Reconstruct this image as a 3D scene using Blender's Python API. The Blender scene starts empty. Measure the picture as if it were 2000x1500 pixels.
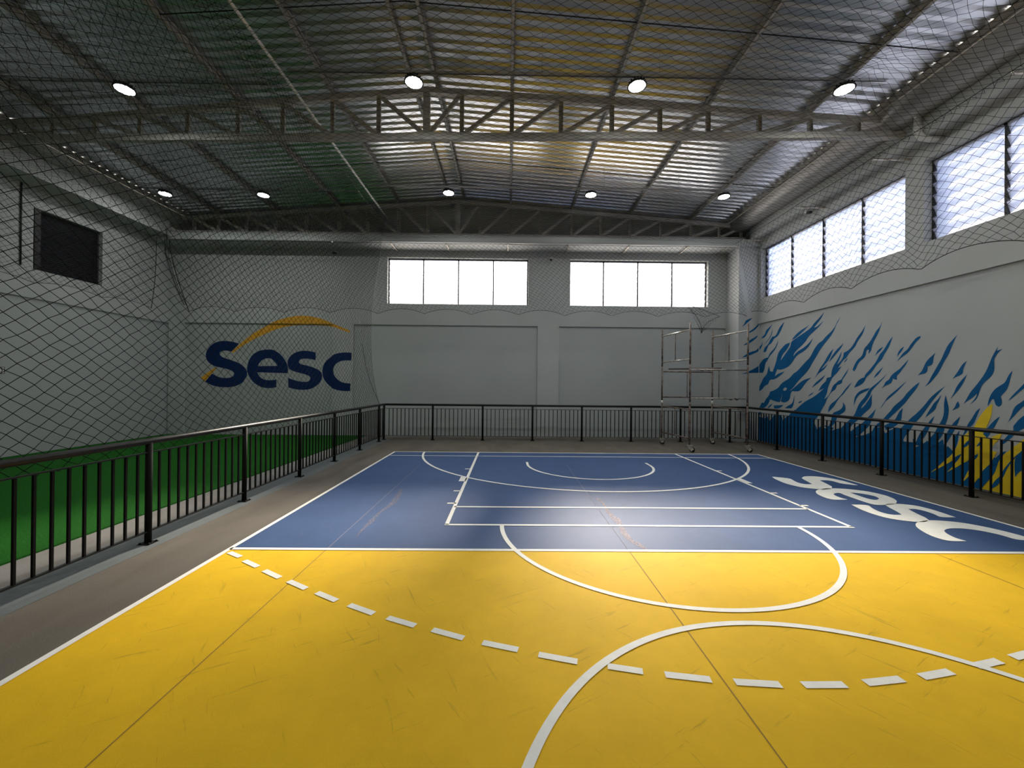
import bpy, bmesh, math, random
import numpy as np
from mathutils import Vector, Matrix
from mathutils.geometry import tessellate_polygon
random.seed(7); rng = np.random.default_rng(7)
SC = bpy.context.scene
COL = SC.collection
# ------------------------------------------------------------------ camera
F, PI_, RO, YA, H = 771.1, 0.0024, 0.0094, -0.0095, 1.7
cam = bpy.data.cameras.new('camera'); cam.sensor_width = 36.0; cam.lens = F/2000*36.0
cam.clip_start = 0.05; cam.clip_end = 200
camo = bpy.data.objects.new('camera', cam); COL.objects.link(camo)
def _rot(v):
    x, y, z = v
    c, s = math.cos(RO), math.sin(RO); x, z = c*x-s*z, s*x+c*z
    c, s = math.cos(PI_), math.sin(PI_); y, z = c*y-s*z, s*y+c*z
    c, s = math.cos(YA), math.sin(YA); x, y = c*x-s*y, s*x+c*y
    return Vector((x, y, z))
_r, _u, _f = _rot((1,0,0)), _rot((0,0,1)), _rot((0,1,0))
m = Matrix.Identity(4)
for i in range(3):
    m[i][0] = _r[i]; m[i][1] = _u[i]; m[i][2] = -_f[i]
m.translation = Vector((0, 0, H))
camo.matrix_world = m
SC.camera = camo
# ------------------------------------------------------------------ world, sun, exposure
SKY_STRENGTH = 0.25          # plain sky
SKY_GLOW = 9.0               # brighter haze around the sun
SUN_STRENGTH = 15.0
SUN_DIR = Vector((-0.19, -1.0, -0.60))
LAMP_EMIT = 108.0
SC.view_settings.view_transform = 'Standard'; SC.view_settings.look = 'None'
SC.view_settings.gamma = 1.0; SC.view_settings.use_curve_mapping = False
SC.view_settings.exposure = 1.02
SC.cycles.use_denoising = True
SC.cycles.max_bounces = 10; SC.cycles.diffuse_bounces = 6; SC.cycles.glossy_bounces = 4
SC.cycles.transparent_max_bounces = 16; SC.cycles.transmission_bounces = 6
SC.cycles.sample_clamp_indirect = 6.0
w = bpy.data.worlds.new('sky'); SC.world = w; w.use_nodes = True
nt = w.node_tree; nt.nodes.clear()
out = nt.nodes.new('ShaderNodeOutputWorld'); bg = nt.nodes.new('ShaderNodeBackground')
tc = nt.nodes.new('ShaderNodeTexCoord'); sx = nt.nodes.new('ShaderNodeSeparateXYZ'); rp = nt.nodes.new('ShaderNodeValToRGB')
rp.color_ramp.elements[0].position = 0.0; rp.color_ramp.elements[0].color = (0.86, 0.84, 0.82, 1)
rp.color_ramp.elements[1].position = 0.7; rp.color_ramp.elements[1].color = (0.70, 0.80, 1.0, 1)
nt.links.new(tc.outputs['Generated'], sx.inputs[0]); nt.links.new(sx.outputs['Z'], rp.inputs[0])
nt.links.new(rp.outputs[0], bg.inputs[0])
dp = nt.nodes.new('ShaderNodeVectorMath'); dp.operation = 'DOT_PRODUCT'; dp.inputs[1].default_value = -SUN_DIR.normalized()
mx_ = nt.nodes.new('ShaderNodeMath'); mx_.operation = 'MAXIMUM'; mx_.inputs[1].default_value = 0.0
pw_ = nt.nodes.new('ShaderNodeMath'); pw_.operation = 'POWER'; pw_.inputs[1].default_value = 14.0
ma_ = nt.nodes.new('ShaderNodeMath'); ma_.operation = 'MULTIPLY_ADD'; ma_.inputs[1].default_value = SKY_GLOW; ma_.inputs[2].default_value = SKY_STRENGTH
nt.links.new(tc.outputs['Generated'], dp.inputs[0]); nt.links.new(dp.outputs['Value'], mx_.inputs[0]); nt.links.new(mx_.outputs[0], pw_.inputs[0])
nt.links.new(pw_.outputs[0], ma_.inputs[0]); nt.links.new(ma_.outputs[0], bg.inputs[1])
nt.links.new(bg.outputs[0], out.inputs[0])
sun = bpy.data.lights.new('sun', 'SUN'); sun.energy = SUN_STRENGTH; sun.angle = math.radians(9); sun.color = (1.0, 0.84, 0.62)
suno = bpy.data.objects.new('sun', sun); COL.objects.link(suno)
suno.rotation_euler = SUN_DIR.to_track_quat('-Z', 'Y').to_euler(); suno.location = (0, 30, 25)
# ------------------------------------------------------------------ helpers: pixel -> plane (paint on real planes)
def ray(p):
    return _rot(((p[0]-1000)/F, 1.0, -(p[1]-750)/F))
def onZ(p, z=0.0): d = ray(p); t = (z-H)/d.z; return Vector((d.x*t, d.y*t, z))
def onX(p, x): d = ray(p); t = x/d.x; return Vector((x, d.y*t, H+d.z*t))
def onY(p, y): d = ray(p); t = y/d.y; return Vector((d.x*t, y, H+d.z*t))
# ------------------------------------------------------------------ helpers: materials
def mat(name, col, rough=0.6, metal=0.0, var=0.0, scale=4.0, bump=0.0, bscale=60.0, col2=None, spec=0.5, stretch=None):
    M = bpy.data.materials.new(name); M.use_nodes = True
    n = M.node_tree.nodes; l = M.node_tree.links; b = n['Principled BSDF']
    b.inputs['Base Color'].default_value = (*col, 1); b.inputs['Roughness'].default_value = rough
    b.inputs['Metallic'].default_value = metal; b.inputs['Specular IOR Level'].default_value = spec
    g = n.new('ShaderNodeNewGeometry'); src = g.outputs['Position']
    if stretch:
        mp = n.new('ShaderNodeMapping'); mp.inputs['Scale'].default_value = stretch
        l.new(src, mp.inputs[0]); src = mp.outputs[0]
    if var > 0 or col2:
        t = n.new('ShaderNodeTexNoise'); t.inputs['Scale'].default_value = scale; t.inputs['Detail'].default_value = 6
        l.new(src, t.inputs['Vector'])
        r = n.new('ShaderNodeValToRGB'); c2 = col2 or tuple(max(0, c*(1-var)) for c in col)
        r.color_ramp.elements[0].position = 0.35; r.color_ramp.elements[0].color = (*c2, 1)
        r.color_ramp.elements[1].position = 0.65; r.color_ramp.elements[1].color = (*col, 1)
        l.new(t.outputs['Fac'], r.inputs[0]); l.new(r.outputs[0], b.inputs['Base Color'])
    if bump > 0:
        t2 = n.new('ShaderNodeTexNoise'); t2.inputs['Scale'].default_value = bscale; t2.inputs['Detail'].default_value = 4
        l.new(g.outputs['Position'], t2.inputs['Vector'])
        bp = n.new('ShaderNodeBump'); bp.inputs['Strength'].default_value = bump; bp.inputs['Distance'].default_value = 0.01
        l.new(t2.outputs['Fac'], bp.inputs['Height']); l.new(bp.outputs[0], b.inputs['Normal'])
    return M
def court_mat(name, col, dark, rough, scuff):
    """painted court floor: fine mottling plus short dark scuff marks"""
    M = mat(name, col, rough, var=0.0, bump=0.15, bscale=180.0, spec=0.16)
    n = M.node_tree.nodes; l = M.node_tree.links; b = n['Principled BSDF']
    g = n.new('ShaderNodeNewGeometry')
    big = n.new('ShaderNodeTexNoise'); big.inputs['Scale'].default_value = 1.3; big.inputs['Detail'].default_value = 8; big.inputs['Roughness'].default_value = 0.7
    l.new(g.outputs['Position'], big.inputs['Vector'])
    r1 = n.new('ShaderNodeValToRGB'); r1.color_ramp.elements[0].position = 0.3; r1.color_ramp.elements[1].position = 0.7
    r1.color_ramp.elements[0].color = (*[c*0.86 for c in col], 1); r1.color_ramp.elements[1].color = (*[min(1, c*1.05) for c in col], 1)
    l.new(big.outputs['Fac'], r1.inputs[0]); cur = r1.outputs[0]
    for k, (rot, sc, lo) in enumerate(((0.5, (1.6, 16, 1), 0.665), (-0.9, (2.2, 22, 1), 0.68), (2.0, (1.2, 14, 1), 0.685))):
        mp = n.new('ShaderNodeMapping'); mp.vector_type = 'TEXTURE'; mp.inputs['Rotation'].default_value = (0, 0, rot); mp.inputs['Scale'].default_value = (1/sc[0], 1/sc[1], 1)
        mp.inputs['Location'].default_value = (k*7.3, k*3.1, 0)
        l.new(g.outputs['Position'], mp.inputs[0])
        t = n.new('ShaderNodeTexNoise'); t.inputs['Scale'].default_value = 1.0; t.inputs['Detail'].default_value = 5; t.inputs['Roughness'].default_value = 0.65
        l.new(mp.outputs[0], t.inputs['Vector'])
        r = n.new('ShaderNodeMapRange'); r.inputs['From Min'].default_value = lo-0.05; r.inputs['From Max'].default_value = lo+0.05
        r.inputs['To Max'].default_value = scuff
        l.new(t.outputs['Fac'], r.inputs['Value'])
        mx = n.new('ShaderNodeMix'); mx.data_type = 'RGBA'; mx.inputs['B'].default_value = (*dark, 1)
        l.new(r.outputs[0], mx.inputs['Factor']); l.new(cur, mx.inputs['A']); cur = mx.outputs['Result']
    l.new(cur, b.inputs['Base Color'])
    return M
def glass_mat(name, tint, transp, transl):
    M = bpy.data.materials.new(name); M.use_nodes = True
    n = M.node_tree.nodes; l = M.node_tree.links; n.clear()
    o = n.new('ShaderNodeOutputMaterial'); a = n.new('ShaderNodeBsdfTransparent'); a.inputs[0].default_value = (*tint, 1)
    t = n.new('ShaderNodeBsdfTranslucent'); t.inputs[0].default_value = (0.95, 0.96, 1, 1)
    gl = n.new('ShaderNodeBsdfGlossy'); gl.inputs['Roughness'].default_value = 0.15
    m1 = n.new('ShaderNodeMixShader'); m1.inputs[0].default_value = transl
    m2 = n.new('ShaderNodeMixShader'); m2.inputs[0].default_value = 0.06
    l.new(a.outputs[0], m1.inputs[1]); l.new(t.outputs[0], m1.inputs[2])
    l.new(m1.outputs[0], m2.inputs[1]); l.new(gl.outputs[0], m2.inputs[2]); l.new(m2.outputs[0], o.inputs[0])
    return M
def emit_mat(name, col, s):
    M = bpy.data.materials.new(name); M.use_nodes = True
    b = M.node_tree.nodes['Principled BSDF']; b.inputs['Base Color'].default_value = (0.9, 0.9, 0.9, 1)
    b.inputs['Emission Color'].default_value = (*col, 1); b.inputs['Emission Strength'].default_value = s
    return M
MT = {
 'wall': mat('painted_plaster', (0.445, 0.465, 0.465), 0.75, var=0.06, scale=1.2, bump=0.10, bscale=45),
 'panel': mat('painted_plaster_panel', (0.40, 0.425, 0.425), 0.75, var=0.05, scale=1.0, bump=0.08, bscale=45),
 'concrete': mat('court_apron_concrete', (0.150, 0.134, 0.113), 0.8, spec=0.2, var=0.22, scale=2.2, bump=0.2, bscale=70, stretch=(1, 0.35, 1)),
 'slate': mat('slate_grey_strip', (0.115, 0.135, 0.14), 0.75, var=0.12, scale=3, bump=0.15, bscale=70),
 'pale': mat('pale_concrete_strip', (0.27, 0.26, 0.25), 0.85, spec=0.2, var=0.15, scale=3, bump=0.2, bscale=70),
 'yellow': court_mat('yellow_court_paint', (0.86, 0.528, 0.013), (0.30, 0.18, 0.02), 0.68, 0.45),
 'blue': court_mat('blue_court_paint', (0.052, 0.102, 0.235), (0.12, 0.13, 0.20), 0.6, 0.35),
 'white': mat('white_line_paint', (0.93, 0.92, 0.86), 0.6, spec=0.2, var=0.06, scale=12),
 'joint': mat('saw_cut_joint', (0.33, 0.20, 0.03), 0.8),
 'jointw': mat('worn_joint', (0.17, 0.18, 0.27), 0.8),
 'turf': None,
 'black': mat('black_powder_coat', (0.010, 0.009, 0.008), 0.42, var=0.2, scale=8, spec=0.35),
 'matte': mat('matte_black_coat', (0.008, 0.0075, 0.007), 0.6, spec=0.12),
 'pipe': mat('pale_painted_pipe', (0.78, 0.77, 0.74), 0.45),
 'frame': mat('dark_window_frame', (0.02, 0.02, 0.022), 0.45),
 'steel': mat('grey_primed_steel', (0.46, 0.445, 0.42), 0.55, var=0.2, scale=9),
 'galv': mat('galvanised_steel', (0.62, 0.62, 0.63), 0.33, metal=0.9, var=0.12, scale=2.5),
 'sheet': mat('galvanised_roof_sheet', (0.79, 0.82, 0.88), 0.28, metal=0.92, var=0.16, scale=1.6),
 'gutter': mat('grey_gutter_metal', (0.42, 0.42, 0.41), 0.5, metal=0.5, var=0.15, scale=1.5),
 'net': mat('dark_netting_twine', (0.010, 0.011, 0.010), 0.9, spec=0.1),
 'rope': mat('dark_rope', (0.02, 0.02, 0.02), 0.8),
 'pale_rope': mat('pale_rope', (0.35, 0.35, 0.33), 0.8),
 'rust': mat('rusty_scaffold_tube', (0.24, 0.20, 0.17), 0.6, metal=0.2, col2=(0.07, 0.035, 0.022), scale=14),
 'bright': mat('worn_bright_tube', (0.62, 0.60, 0.56), 0.4, metal=0.6, col2=(0.33, 0.28, 0.23), scale=10),
 'caster': mat('cream_caster_metal', (0.45, 0.43, 0.36), 0.5, metal=0.2, var=0.3, scale=30),
 'rubber': mat('black_rubber', (0.02, 0.02, 0.02), 0.7),
 'wood': mat('dark_timber', (0.10, 0.07, 0.05), 0.8, var=0.5, scale=12, stretch=(1, 12, 12)),
 'tape': mat('white_tape', (0.75, 0.74, 0.70), 0.7),
 'navy': mat('navy_wall_paint', (0.003, 0.022, 0.10), 0.7, spec=0.15, var=0.1, scale=3),
 'orange': mat('orange_wall_paint', (0.72, 0.36, 0.02), 0.6, var=0.06, scale=3),
 'mblue': mat('blue_mural_paint', (0.003, 0.098, 0.265), 0.7, spec=0.15, var=0.18, scale=1.5),
 'myellow': mat('yellow_mural_paint', (0.78, 0.56, 0.008), 0.55, var=0.12, scale=3),
 'pvc': mat('pvc_pipe', (0.55, 0.55, 0.53), 0.4),
 'plastic': mat('white_plastic', (0.7, 0.7, 0.7), 0.4),
 'void': mat('dark_louvre_metal', (0.07, 0.07, 0.085), 0.45, metal=0.3),
 'glass': glass_mat('ribbed_louvre_glass', (0.93, 0.95, 1.0), 1, 0.30),
 'glass_side': glass_mat('ribbed_louvre_glass_side', (0.74, 0.80, 0.97), 1, 0.45),
 'edge': glass_mat('polished_glass_edge', (1.0, 1.0, 1.0), 1, 0.12),
 'lens': emit_mat('lamp_lens', (0.97, 1.0, 0.95), LAMP_EMIT),
}
tm = mat('artificial_turf', (0.016, 0.155, 0.010), 0.75, spec=0.1, col2=(0.006, 0.09, 0.006), scale=55, bump=0.9, bscale=240)
MT['turf'] = tm
# ------------------------------------------------------------------ helpers: meshes and objects
class MB:
    def __init__(s): s.v = []; s.f = []
    def add(s, vs, fs):
        o = len(s.v); s.v += [tuple(v) for v in vs]; s.f += [tuple(i+o for i in f) for f in fs]; return s
    def box(s, x0, x1, y0, y1, z0, z1):
        return s.add([(x0,y0,z0),(x1,y0,z0),(x1,y1,z0),(x0,y1,z0),(x0,y0,z1),(x1,y0,z1),(x1,y1,z1),(x0,y1,z1)],
                     [(0,3,2,1),(4,5,6,7),(0,1,5,4),(1,2,6,5),(2,3,7,6),(3,0,4,7)])
    def beam(s, p, q, wd, ht, up=(0,0,1)):
        p, q = Vector(p), Vector(q); d = (q-p).normalized(); a = d.cross(Vector(up))
        if a.length < 1e-4: a = Vector((1,0,0))
        a.normalize(); b = a.cross(d).normalized(); a *= wd/2; b *= ht/2
        vs = [p-a-b, p+a-b, p+a+b, p-a+b, q-a-b, q+a-b, q+a+b, q-a+b]
        return s.add(vs, [(0,3,2,1),(4,5,6,7),(0,1,5,4),(1,2,6,5),(2,3,7,6),(3,0,4,7)])
    def tube(s, pts, r, n=8, cap=True):
        pts = [Vector(p) for p in pts]; rings = []; o = len(s.v); a = None
        for i, p in enumerate(pts):
            d = (pts[min(i+1, len(pts)-1)]-pts[max(i-1, 0)]).normalized()
            if a is None: a = d.orthogonal().normalized()
            else:
                a = a-d*a.dot(d)
                a = a.normalized() if a.length > 1e-5 else d.orthogonal().normalized()
            b = d.cross(a); rr = r[i] if isinstance(r, (list, tuple)) else r
            for k in range(n):
                t = 2*math.pi*k/n; s.v.append(tuple(p+(a*math.cos(t)+b*math.sin(t))*rr))
        for i in range(len(pts)-1):
            for k in range(n):
                s.f.append((o+i*n+k, o+i*n+(k+1)%n, o+(i+1)*n+(k+1)%n, o+(i+1)*n+k))
        if cap:
            s.f.append(tuple(o+k for k in range(n))[::-1]); e = o+(len(pts)-1)*n; s.f.append(tuple(e+k for k in range(n)))
        return s
    def lathe(s, prof, c=(0,0,0), n=20):
        o = len(s.v)
        for (r, z) in prof:
            for k in range(n):
                t = 2*math.pi*k/n; s.v.append((c[0]+r*math.cos(t), c[1]+r*math.sin(t), c[2]+z))
        for i in range(len(prof)-1):
            for k in range(n):
                s.f.append((o+i*n+k, o+i*n+(k+1)%n, o+(i+1)*n+(k+1)%n, o+(i+1)*n+k))
        s.f.append(tuple(o+k for k in range(n))[::-1]); e = o+(len(prof)-1)*n; s.f.append(tuple(e+k for k in range(n)))
        return s
    def mesh(s, name, M, smooth=False):
        me = bpy.data.meshes.new(name); me.from_pydata(s.v, [], s.f); me.materials.append(M); me.update()
        if smooth:
            me.polygons.foreach_set('use_smooth', [True]*len(me.polygons))
        return me
WL = {}
def link(name, data, parent=None, loc=(0,0,0)):
    o = bpy.data.objects.new(name, data); COL.objects.link(o); o.location = loc
    WL[o] = Vector(loc)
    if parent is not None:
        o.parent = parent; o.matrix_parent_inverse = Matrix.Translation(-WL[parent])
    return o
def part(name, mb, M, parent, smooth=False):
    return link(name, mb.mesh(name, M, smooth) if isinstance(mb, MB) else mb, parent)
def put(name, me, parent, loc):     # shared mesh data at a place
    return link(name, me, parent, loc)
def thing(name, label, cat, loc=(0,0,0), group=None):
    o = link(name, None, None, loc); o.empty_display_size = 0.1
    o['label'] = label; o['category'] = cat
    if group: o['group'] = group
    return o
def tag(o, label, cat, group=None):
    o['label'] = label; o['category'] = cat
    if group: o['group'] = group
    return o
def struct(name, mb, M, parent=None):
    o = link(name, mb.mesh(name, M) if mb else None, parent)
    if parent is None: o['kind'] = 'structure'
    return o
# ------------------------------------------------------------------ helpers: flat painted shapes
def smooth_poly(P, it=2, corner=math.radians(52)):
    P = [Vector(p) for p in P]; n = len(P)
    def ang(a, b, c):
        u, v = b-a, c-b
        if u.length < 1e-6 or v.length < 1e-6: return 0
        return u.angle(v)
    keep = [ang(P[i-1], P[i], P[(i+1) % n]) > corner for i in range(n)]
    for _ in range(it):
        Q, K = [], []
        n = len(P)
        for i in range(n):
            a, b = P[i], P[(i+1) % n]
            if keep[i]: Q.append(a); K.append(True)
            else: Q.append(a*0.75+b*0.25); K.append(False)
            if not keep[(i+1) % n]: Q.append(a*0.25+b*0.75); K.append(False)
        P, keep = Q, K
    return P
def fill(mb, loops):
    """loops: list of lists of 3-D points (outer, then holes)"""
    tri = tessellate_polygon([[Vector(p) for p in L] for L in loops])
    flat = [p for L in loops for p in L]
    mb.add(flat, tri)
def paint(name, polys, proj, M, parent, orient, sm=True):
    mb = MB()
    for L in polys:
        loops = L if isinstance(L[0][0], (list, tuple)) else [L]
        lp = []
        for lo in loops:
            p2 = smooth_poly([Vector((p[0], p[1])) for p in lo]) if sm else [Vector((p[0], p[1])) for p in lo]
            lp.append([proj((p.x, p.y)) for p in p2])
        fill(mb, lp)
    me = mb.mesh(name, M)
    bm = bmesh.new(); bm.from_mesh(me); bm.normal_update()
    for f in bm.faces:
        if f.normal.dot(Vector(orient)) < 0: f.normal_flip()
    bm.to_mesh(me); bm.free()
    return link(name, me, parent)
# ================================================================== SETTING
XL, XR, YB, YF = -10.98, 7.72, 12.85, -9.5
floor = struct('floor', MB().box(XL-0.4, XR+0.4, YF-0.3, YB+0.3, -0.25, 0.0), MT['concrete'])
def slab(name, x0, x1, y0, y1, z, M, parent=floor):
    return part(name, MB().add([(x0,y0,z),(x1,y0,z),(x1,y1,z),(x0,y1,z)], [(0,1,2,3)]), M, parent)
CX, CL, CR, CE, CM = 1.7385, -2.82, 6.30, 9.90, 4.058      # court axis, side lines, end line, colour change
slab('blue_court_area', CL, CR, CM, CE, 0.002, MT['blue'])
slab('yellow_court_area', CL, CR, -5.0, CM, 0.002, MT['yellow'])
slab('slate_strip', -4.12, -3.62, YF, 12.25, 0.002, MT['slate'])  # blue-grey floor band along the left railing
slab('pale_strip', -4.62, -4.12, YF, YB-0.05, 0.002, MT['pale'])
for x in (-1.84, 1.26, 4.42):
    slab('floor_joint', x-0.004, x+0.004, -5.0, CM, 0.004, MT['joint'])
    if x < 4: slab('floor_joint', x-0.005, x+0.005, CM, 8.4, 0.004, MT['jointw'])
# court lines
def line(name, x0, x1, y0, y1): return slab(name, x0, x1, y0, y1, 0.006, MT['white'])
hw = 0.025
def arc(name, cx, cy, r, a0, a1, wd=0.05, n=96, z=0.007):
    mb = MB()
    for i in range(n+1):
        t = math.radians(a0+(a1-a0)*i/n)
        for rr in (r-wd/2, r+wd/2): mb.v.append((cx+rr*math.cos(t), cy+rr*math.sin(t), z))
    for i in range(n): mb.f.append((2*i, 2*i+1, 2*i+3, 2*i+2))
    me = mb.mesh(name, MT['white'])
    bm = bmesh.new(); bm.from_mesh(me); bm.normal_update()
    for f in bm.faces:
        if f.normal.z < 0: f.normal_flip()
    bm.to_mesh(me); bm.free()
    return link(name, me, floor)
line('side_line', CL-hw, CL+hw, -5.0, CE+hw); line('side_line', CR-hw, CR+hw, -5.0, CE+hw)
line('end_line', CL, CR, CE-hw, CE+hw); line('end_line', CL, CR, 9.37, 9.41)
line('zone_line', CL, CR, CM-hw, CM+hw)
KL, KR, KY = CX-2.4673, CX+2.4673, 4.783
line('key_line', KL-hw, KL+hw, KY, CE); line('key_line', KR-hw, KR+hw, KY, CE)
line('key_line', KL-hw, KR+hw, KY-hw, KY+hw); line('key_line', KL, KR, 5.46, 5.51)
for s, xs in ((-1, KL), (1, KR)):
    for y in (7.94, 6.30, 5.645): line('lane_mark', min(xs, xs+s*0.125), max(xs, xs+s*0.125), y-0.025, y+0.025)
    line('lane_block', min(xs, xs+s*0.125), max(xs, xs+s*0.125), 6.93, 7.28)
arc('free_throw_arc', CX, KY, 1.80, 180, 360)
arc('centre_circle', CX, 1.04, 1.785, 0, 360, n=160)
arc('three_point_arc', CX, 10.13, 3.82, 183.4, 356.6)
arc('charge_arc', CX, 8.44, 1.31, 180, 360)
for s in (-1, 1): line('charge_arc_end', CX+s*1.31-hw, CX+s*1.31+hw, 8.43, 8.69)
def Z6(k, ox, oy): return lambda p: (ox+p[0]*k, oy+p[1]*k)
a6, a4, a5 = Z6(.3, 400, 1040), Z6(.2335, 1000, 1150), Z6(.2335, 1533, 1150)
dashes = [(a6, (160,128), (232,158)), (a6, (258,182), (345,222)), (a6, (388,246), (488,293)), (a6, (547,315), (660,365)),
          (a6, (730,390), (858,443)), (a6, (940,470), (1100,527)), (a6, (1190,553), (1370,606)), (a6, (1482,632), (1685,687)),
          (a6, (1808,715), (2040,762)), (a4, (222,548), (548,608)), (a4, (800,645), (1095,690)), (a4, (1280,715), (1665,758)),
          (a4, (1862,777), (2248,800)), (a5, (150,802), (505,800)), (a5, (672,785), (980,752)), (a5, (1140,735), (1390,690)),
          (a5, (1590,645), (1795,600)), (a5, (1905,573), (2110,520))]
for fn, p, q in dashes:
    A, B = onZ(fn(p), 0.006), onZ(fn(q), 0.006); d = (B-A).normalized(); nrm = Vector((-d.y, d.x, 0))*0.026
    part('arc_dash', MB().add([A-nrm, B-nrm, B+nrm, A+nrm], [(0,1,2,3)]), MT['white'], floor)
# floor lettering
def A1(L): return [(1500+x*.1, 915+y*.1) for x, y in L]
def B1(L): return [(1660+x*.17, 970+y*.17) for x, y in L]
fl = [
 A1([(80,160),(430,190),(500,235),(580,275),(680,300),(760,308),(865,305),(800,270),(700,215),(660,190),(670,170),(720,152),(830,148),(1000,158),(1200,185),(1450,235),(1620,285),(1760,325),(1700,326),(1550,308),(1420,292),(1330,265),(1240,240),(1130,228),(1010,232),(1080,265),(1180,315),(1240,345),(1252,365),(1225,400),(1100,412),(1000,405),(930,398),(800,385),(640,365),(480,330),(330,290),(200,235),(110,190)]),
 [A1([(1225,385),(1100,390),(1000,405),(940,430),(930,455),(950,490),(1010,525),(1090,560),(1180,590),(1290,610),(1400,610),(1560,608),(1450,580),(1360,550),(1300,520),(1280,500),(1300,485),(1360,475),(1410,478),(1500,520),(1700,590)])
  + B1([(200,72),(290,95),(420,96),(520,84),(537,68),(540,50),(510,25),(450,0)]) + [(1730,967.5),(1700,960.5)] + A1([(1800,428),(1600,405),(1400,390)]),
  [(1660.5,962.2),(1675,962.8),(1695,966),(1711,969.5),(1717,973.6),(1714,976),(1707,976.3),(1695,974),(1680,969)][::-1]],
 B1([(15,90),(210,93),(250,130),(330,170),(430,200),(520,210),(595,207),(540,170),(450,125),(400,93),(430,82),(520,80),(600,85),(750,100),(900,135),(1050,180),(1150,215),(1220,237),(1040,238),(980,205),(880,170),(780,145),(720,140),(670,142),(720,170),(800,210),(870,240),(905,268),(880,290),(780,290),(700,285),(560,268),(400,240),(250,195),(130,150),(60,115)]),
 B1([(860,276),(900,270),(1000,273),(1150,283),(1300,300),(1500,335),(1700,378),(1850,415),(2000,455),(2130,500),(1930,500),(1750,445),(1600,410),(1450,382),(1300,365),(1180,362),(1110,370),(1082,390),(1100,415),(1150,445),(1230,480),(1340,510),(1145,512),(1000,475),(900,435),(820,390),(765,350),(752,325),(760,300),(800,285)]),
]
for L in fl:
    paint('floor_letter', [L], lambda p: onZ(p, 0.006), MT['white'], floor, (0,0,1))
# worn streaks in the blue paint
def worn_mat(name, col):
    M = bpy.data.materials.new(name); M.use_nodes = True
    n = M.node_tree.nodes; l = M.node_tree.links; b = n['Principled BSDF']; o = n['Material Output']
    b.inputs['Base Color'].default_value = (*col, 1); b.inputs['Roughness'].default_value = 0.7
    g = n.new('ShaderNodeNewGeometry'); t = n.new('ShaderNodeTexNoise'); t.inputs['Scale'].default_value = 48; t.inputs['Detail'].default_value = 8
    r = n.new('ShaderNodeMapRange'); r.inputs['From Min'].default_value = 0.30; r.inputs['From Max'].default_value = 0.62; r.inputs['To Max'].default_value = 0.8
    tr = n.new('ShaderNodeBsdfTransparent'); mx = n.new('ShaderNodeMixShader')
    l.new(g.outputs['Position'], t.inputs['Vector']); l.new(t.outputs['Fac'], r.inputs['Value']); l.new(r.outputs[0], mx.inputs[0])
    l.new(tr.outputs[0], mx.inputs[1]); l.new(b.outputs[0], mx.inputs[2]); l.new(mx.outputs[0], o.inputs[0])
    return M
wm1, wm2 = worn_mat('worn_pinkish_paint', (0.34, 0.27, 0.32)), worn_mat('worn_greyish_paint', (0.17, 0.18, 0.28))
def C2(L): return [(1100+x*.2, 840+y*.2) for x, y in L]
paint('worn_streak', [C2([(310,662),(350,665),(420,735),(450,790),(500,840),(560,870),(580,930),(610,980),(650,1030),(680,1070),(740,1100),(800,1140),(825,1165),(780,1162),(720,1130),(650,1090),(600,1050),(555,990),(540,940),(500,890),(450,850),(410,780),(390,720)])], lambda p: onZ(p, 0.004), wm1, floor, (0,0,1))
def C1(L): return [(720+x*.2, 840+y*.2) for x, y in L]
paint('worn_streak', [C1([(310,570),(330,590),(310,650),(270,710),(210,750),(130,800),(80,850),(60,890),(0,930),(-70,1000),(-130,1060),(-110,1010),(-30,920),(40,850),(110,790),(190,730),(250,660)])], lambda p: onZ(p, 0.004), wm2, floor, (0,0,1))
# --- walls
def pierced(mb, axis, p0, p1, a0, a1, z0, z1, holes):
    """wall slab between p0,p1 along the other axis, with rectangular holes (b0,b1,zb,zt)"""
    def bx(b0, b1, za, zb):
        if b1-b0 < 1e-4 or zb-za < 1e-4: return
        if axis == 'y': mb.box(b0, b1, p0, p1, za, zb)
        else: mb.box(p0, p1, b0, b1, za, zb)
    cur = a0
    for (b0, b1, zb, zt) in sorted(holes):
        bx(cur, b0, z0, z1); bx(b0, b1, z0, zb); bx(b0, b1, zt, z1); cur = b1
    bx(cur, a1, z0, z1)
BW = [(-3.957, 0.62, 4.31, 5.81), (1.975, 6.51, 4.31, 5.81)]
RIDGE_X, RIDGE_Z, SL = -1.62, 7.56, 0.074
def roofz(x): return RIDGE_Z-SL*abs(x-RIDGE_X)
mb = MB(); pierced(mb, 'y', YB, YB+0.25, XL-0.25, XR+0.3, 3.62, 6.31, BW)
for x0, x1 in ((XL, -10.48), (-5.72, -5.04), (0.94, 1.64)): mb.box(x0, x1, YB, YB+0.05, 0, 3.62)
o = len(mb.v)
gx = [(XL-0.25, 6.31), (XR+0.3, 6.31), (XR+0.3, 6.7), (6.95, roofz(6.95)), (RIDGE_X, RIDGE_Z), (-10.2, roofz(-10.2)), (XL-0.25, 6.7)]
mb.v += [(x, YB, z) for x, z in gx]+[(x, YB+0.25, z) for x, z in gx]; k = len(gx)
mb.f += [tuple(range(o, o+k)), tuple(range(o+k, o+2*k))[::-1]]+[(o+i, o+(i+1) % k, o+k+(i+1) % k, o+k+i) for i in range(k)]
wall_back = struct('wall_back', mb, MT['wall'])
part('recessed_panel', MB().box(XL-0.25, XR+0.3, YB+0.05, YB+0.25, 0, 3.62), MT['panel'], wall_back)
part('column', MB().box(7.11, XR+0.1, 12.15, YB+0.1, 0, 6.04), MT['wall'], wall_back)
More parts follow.
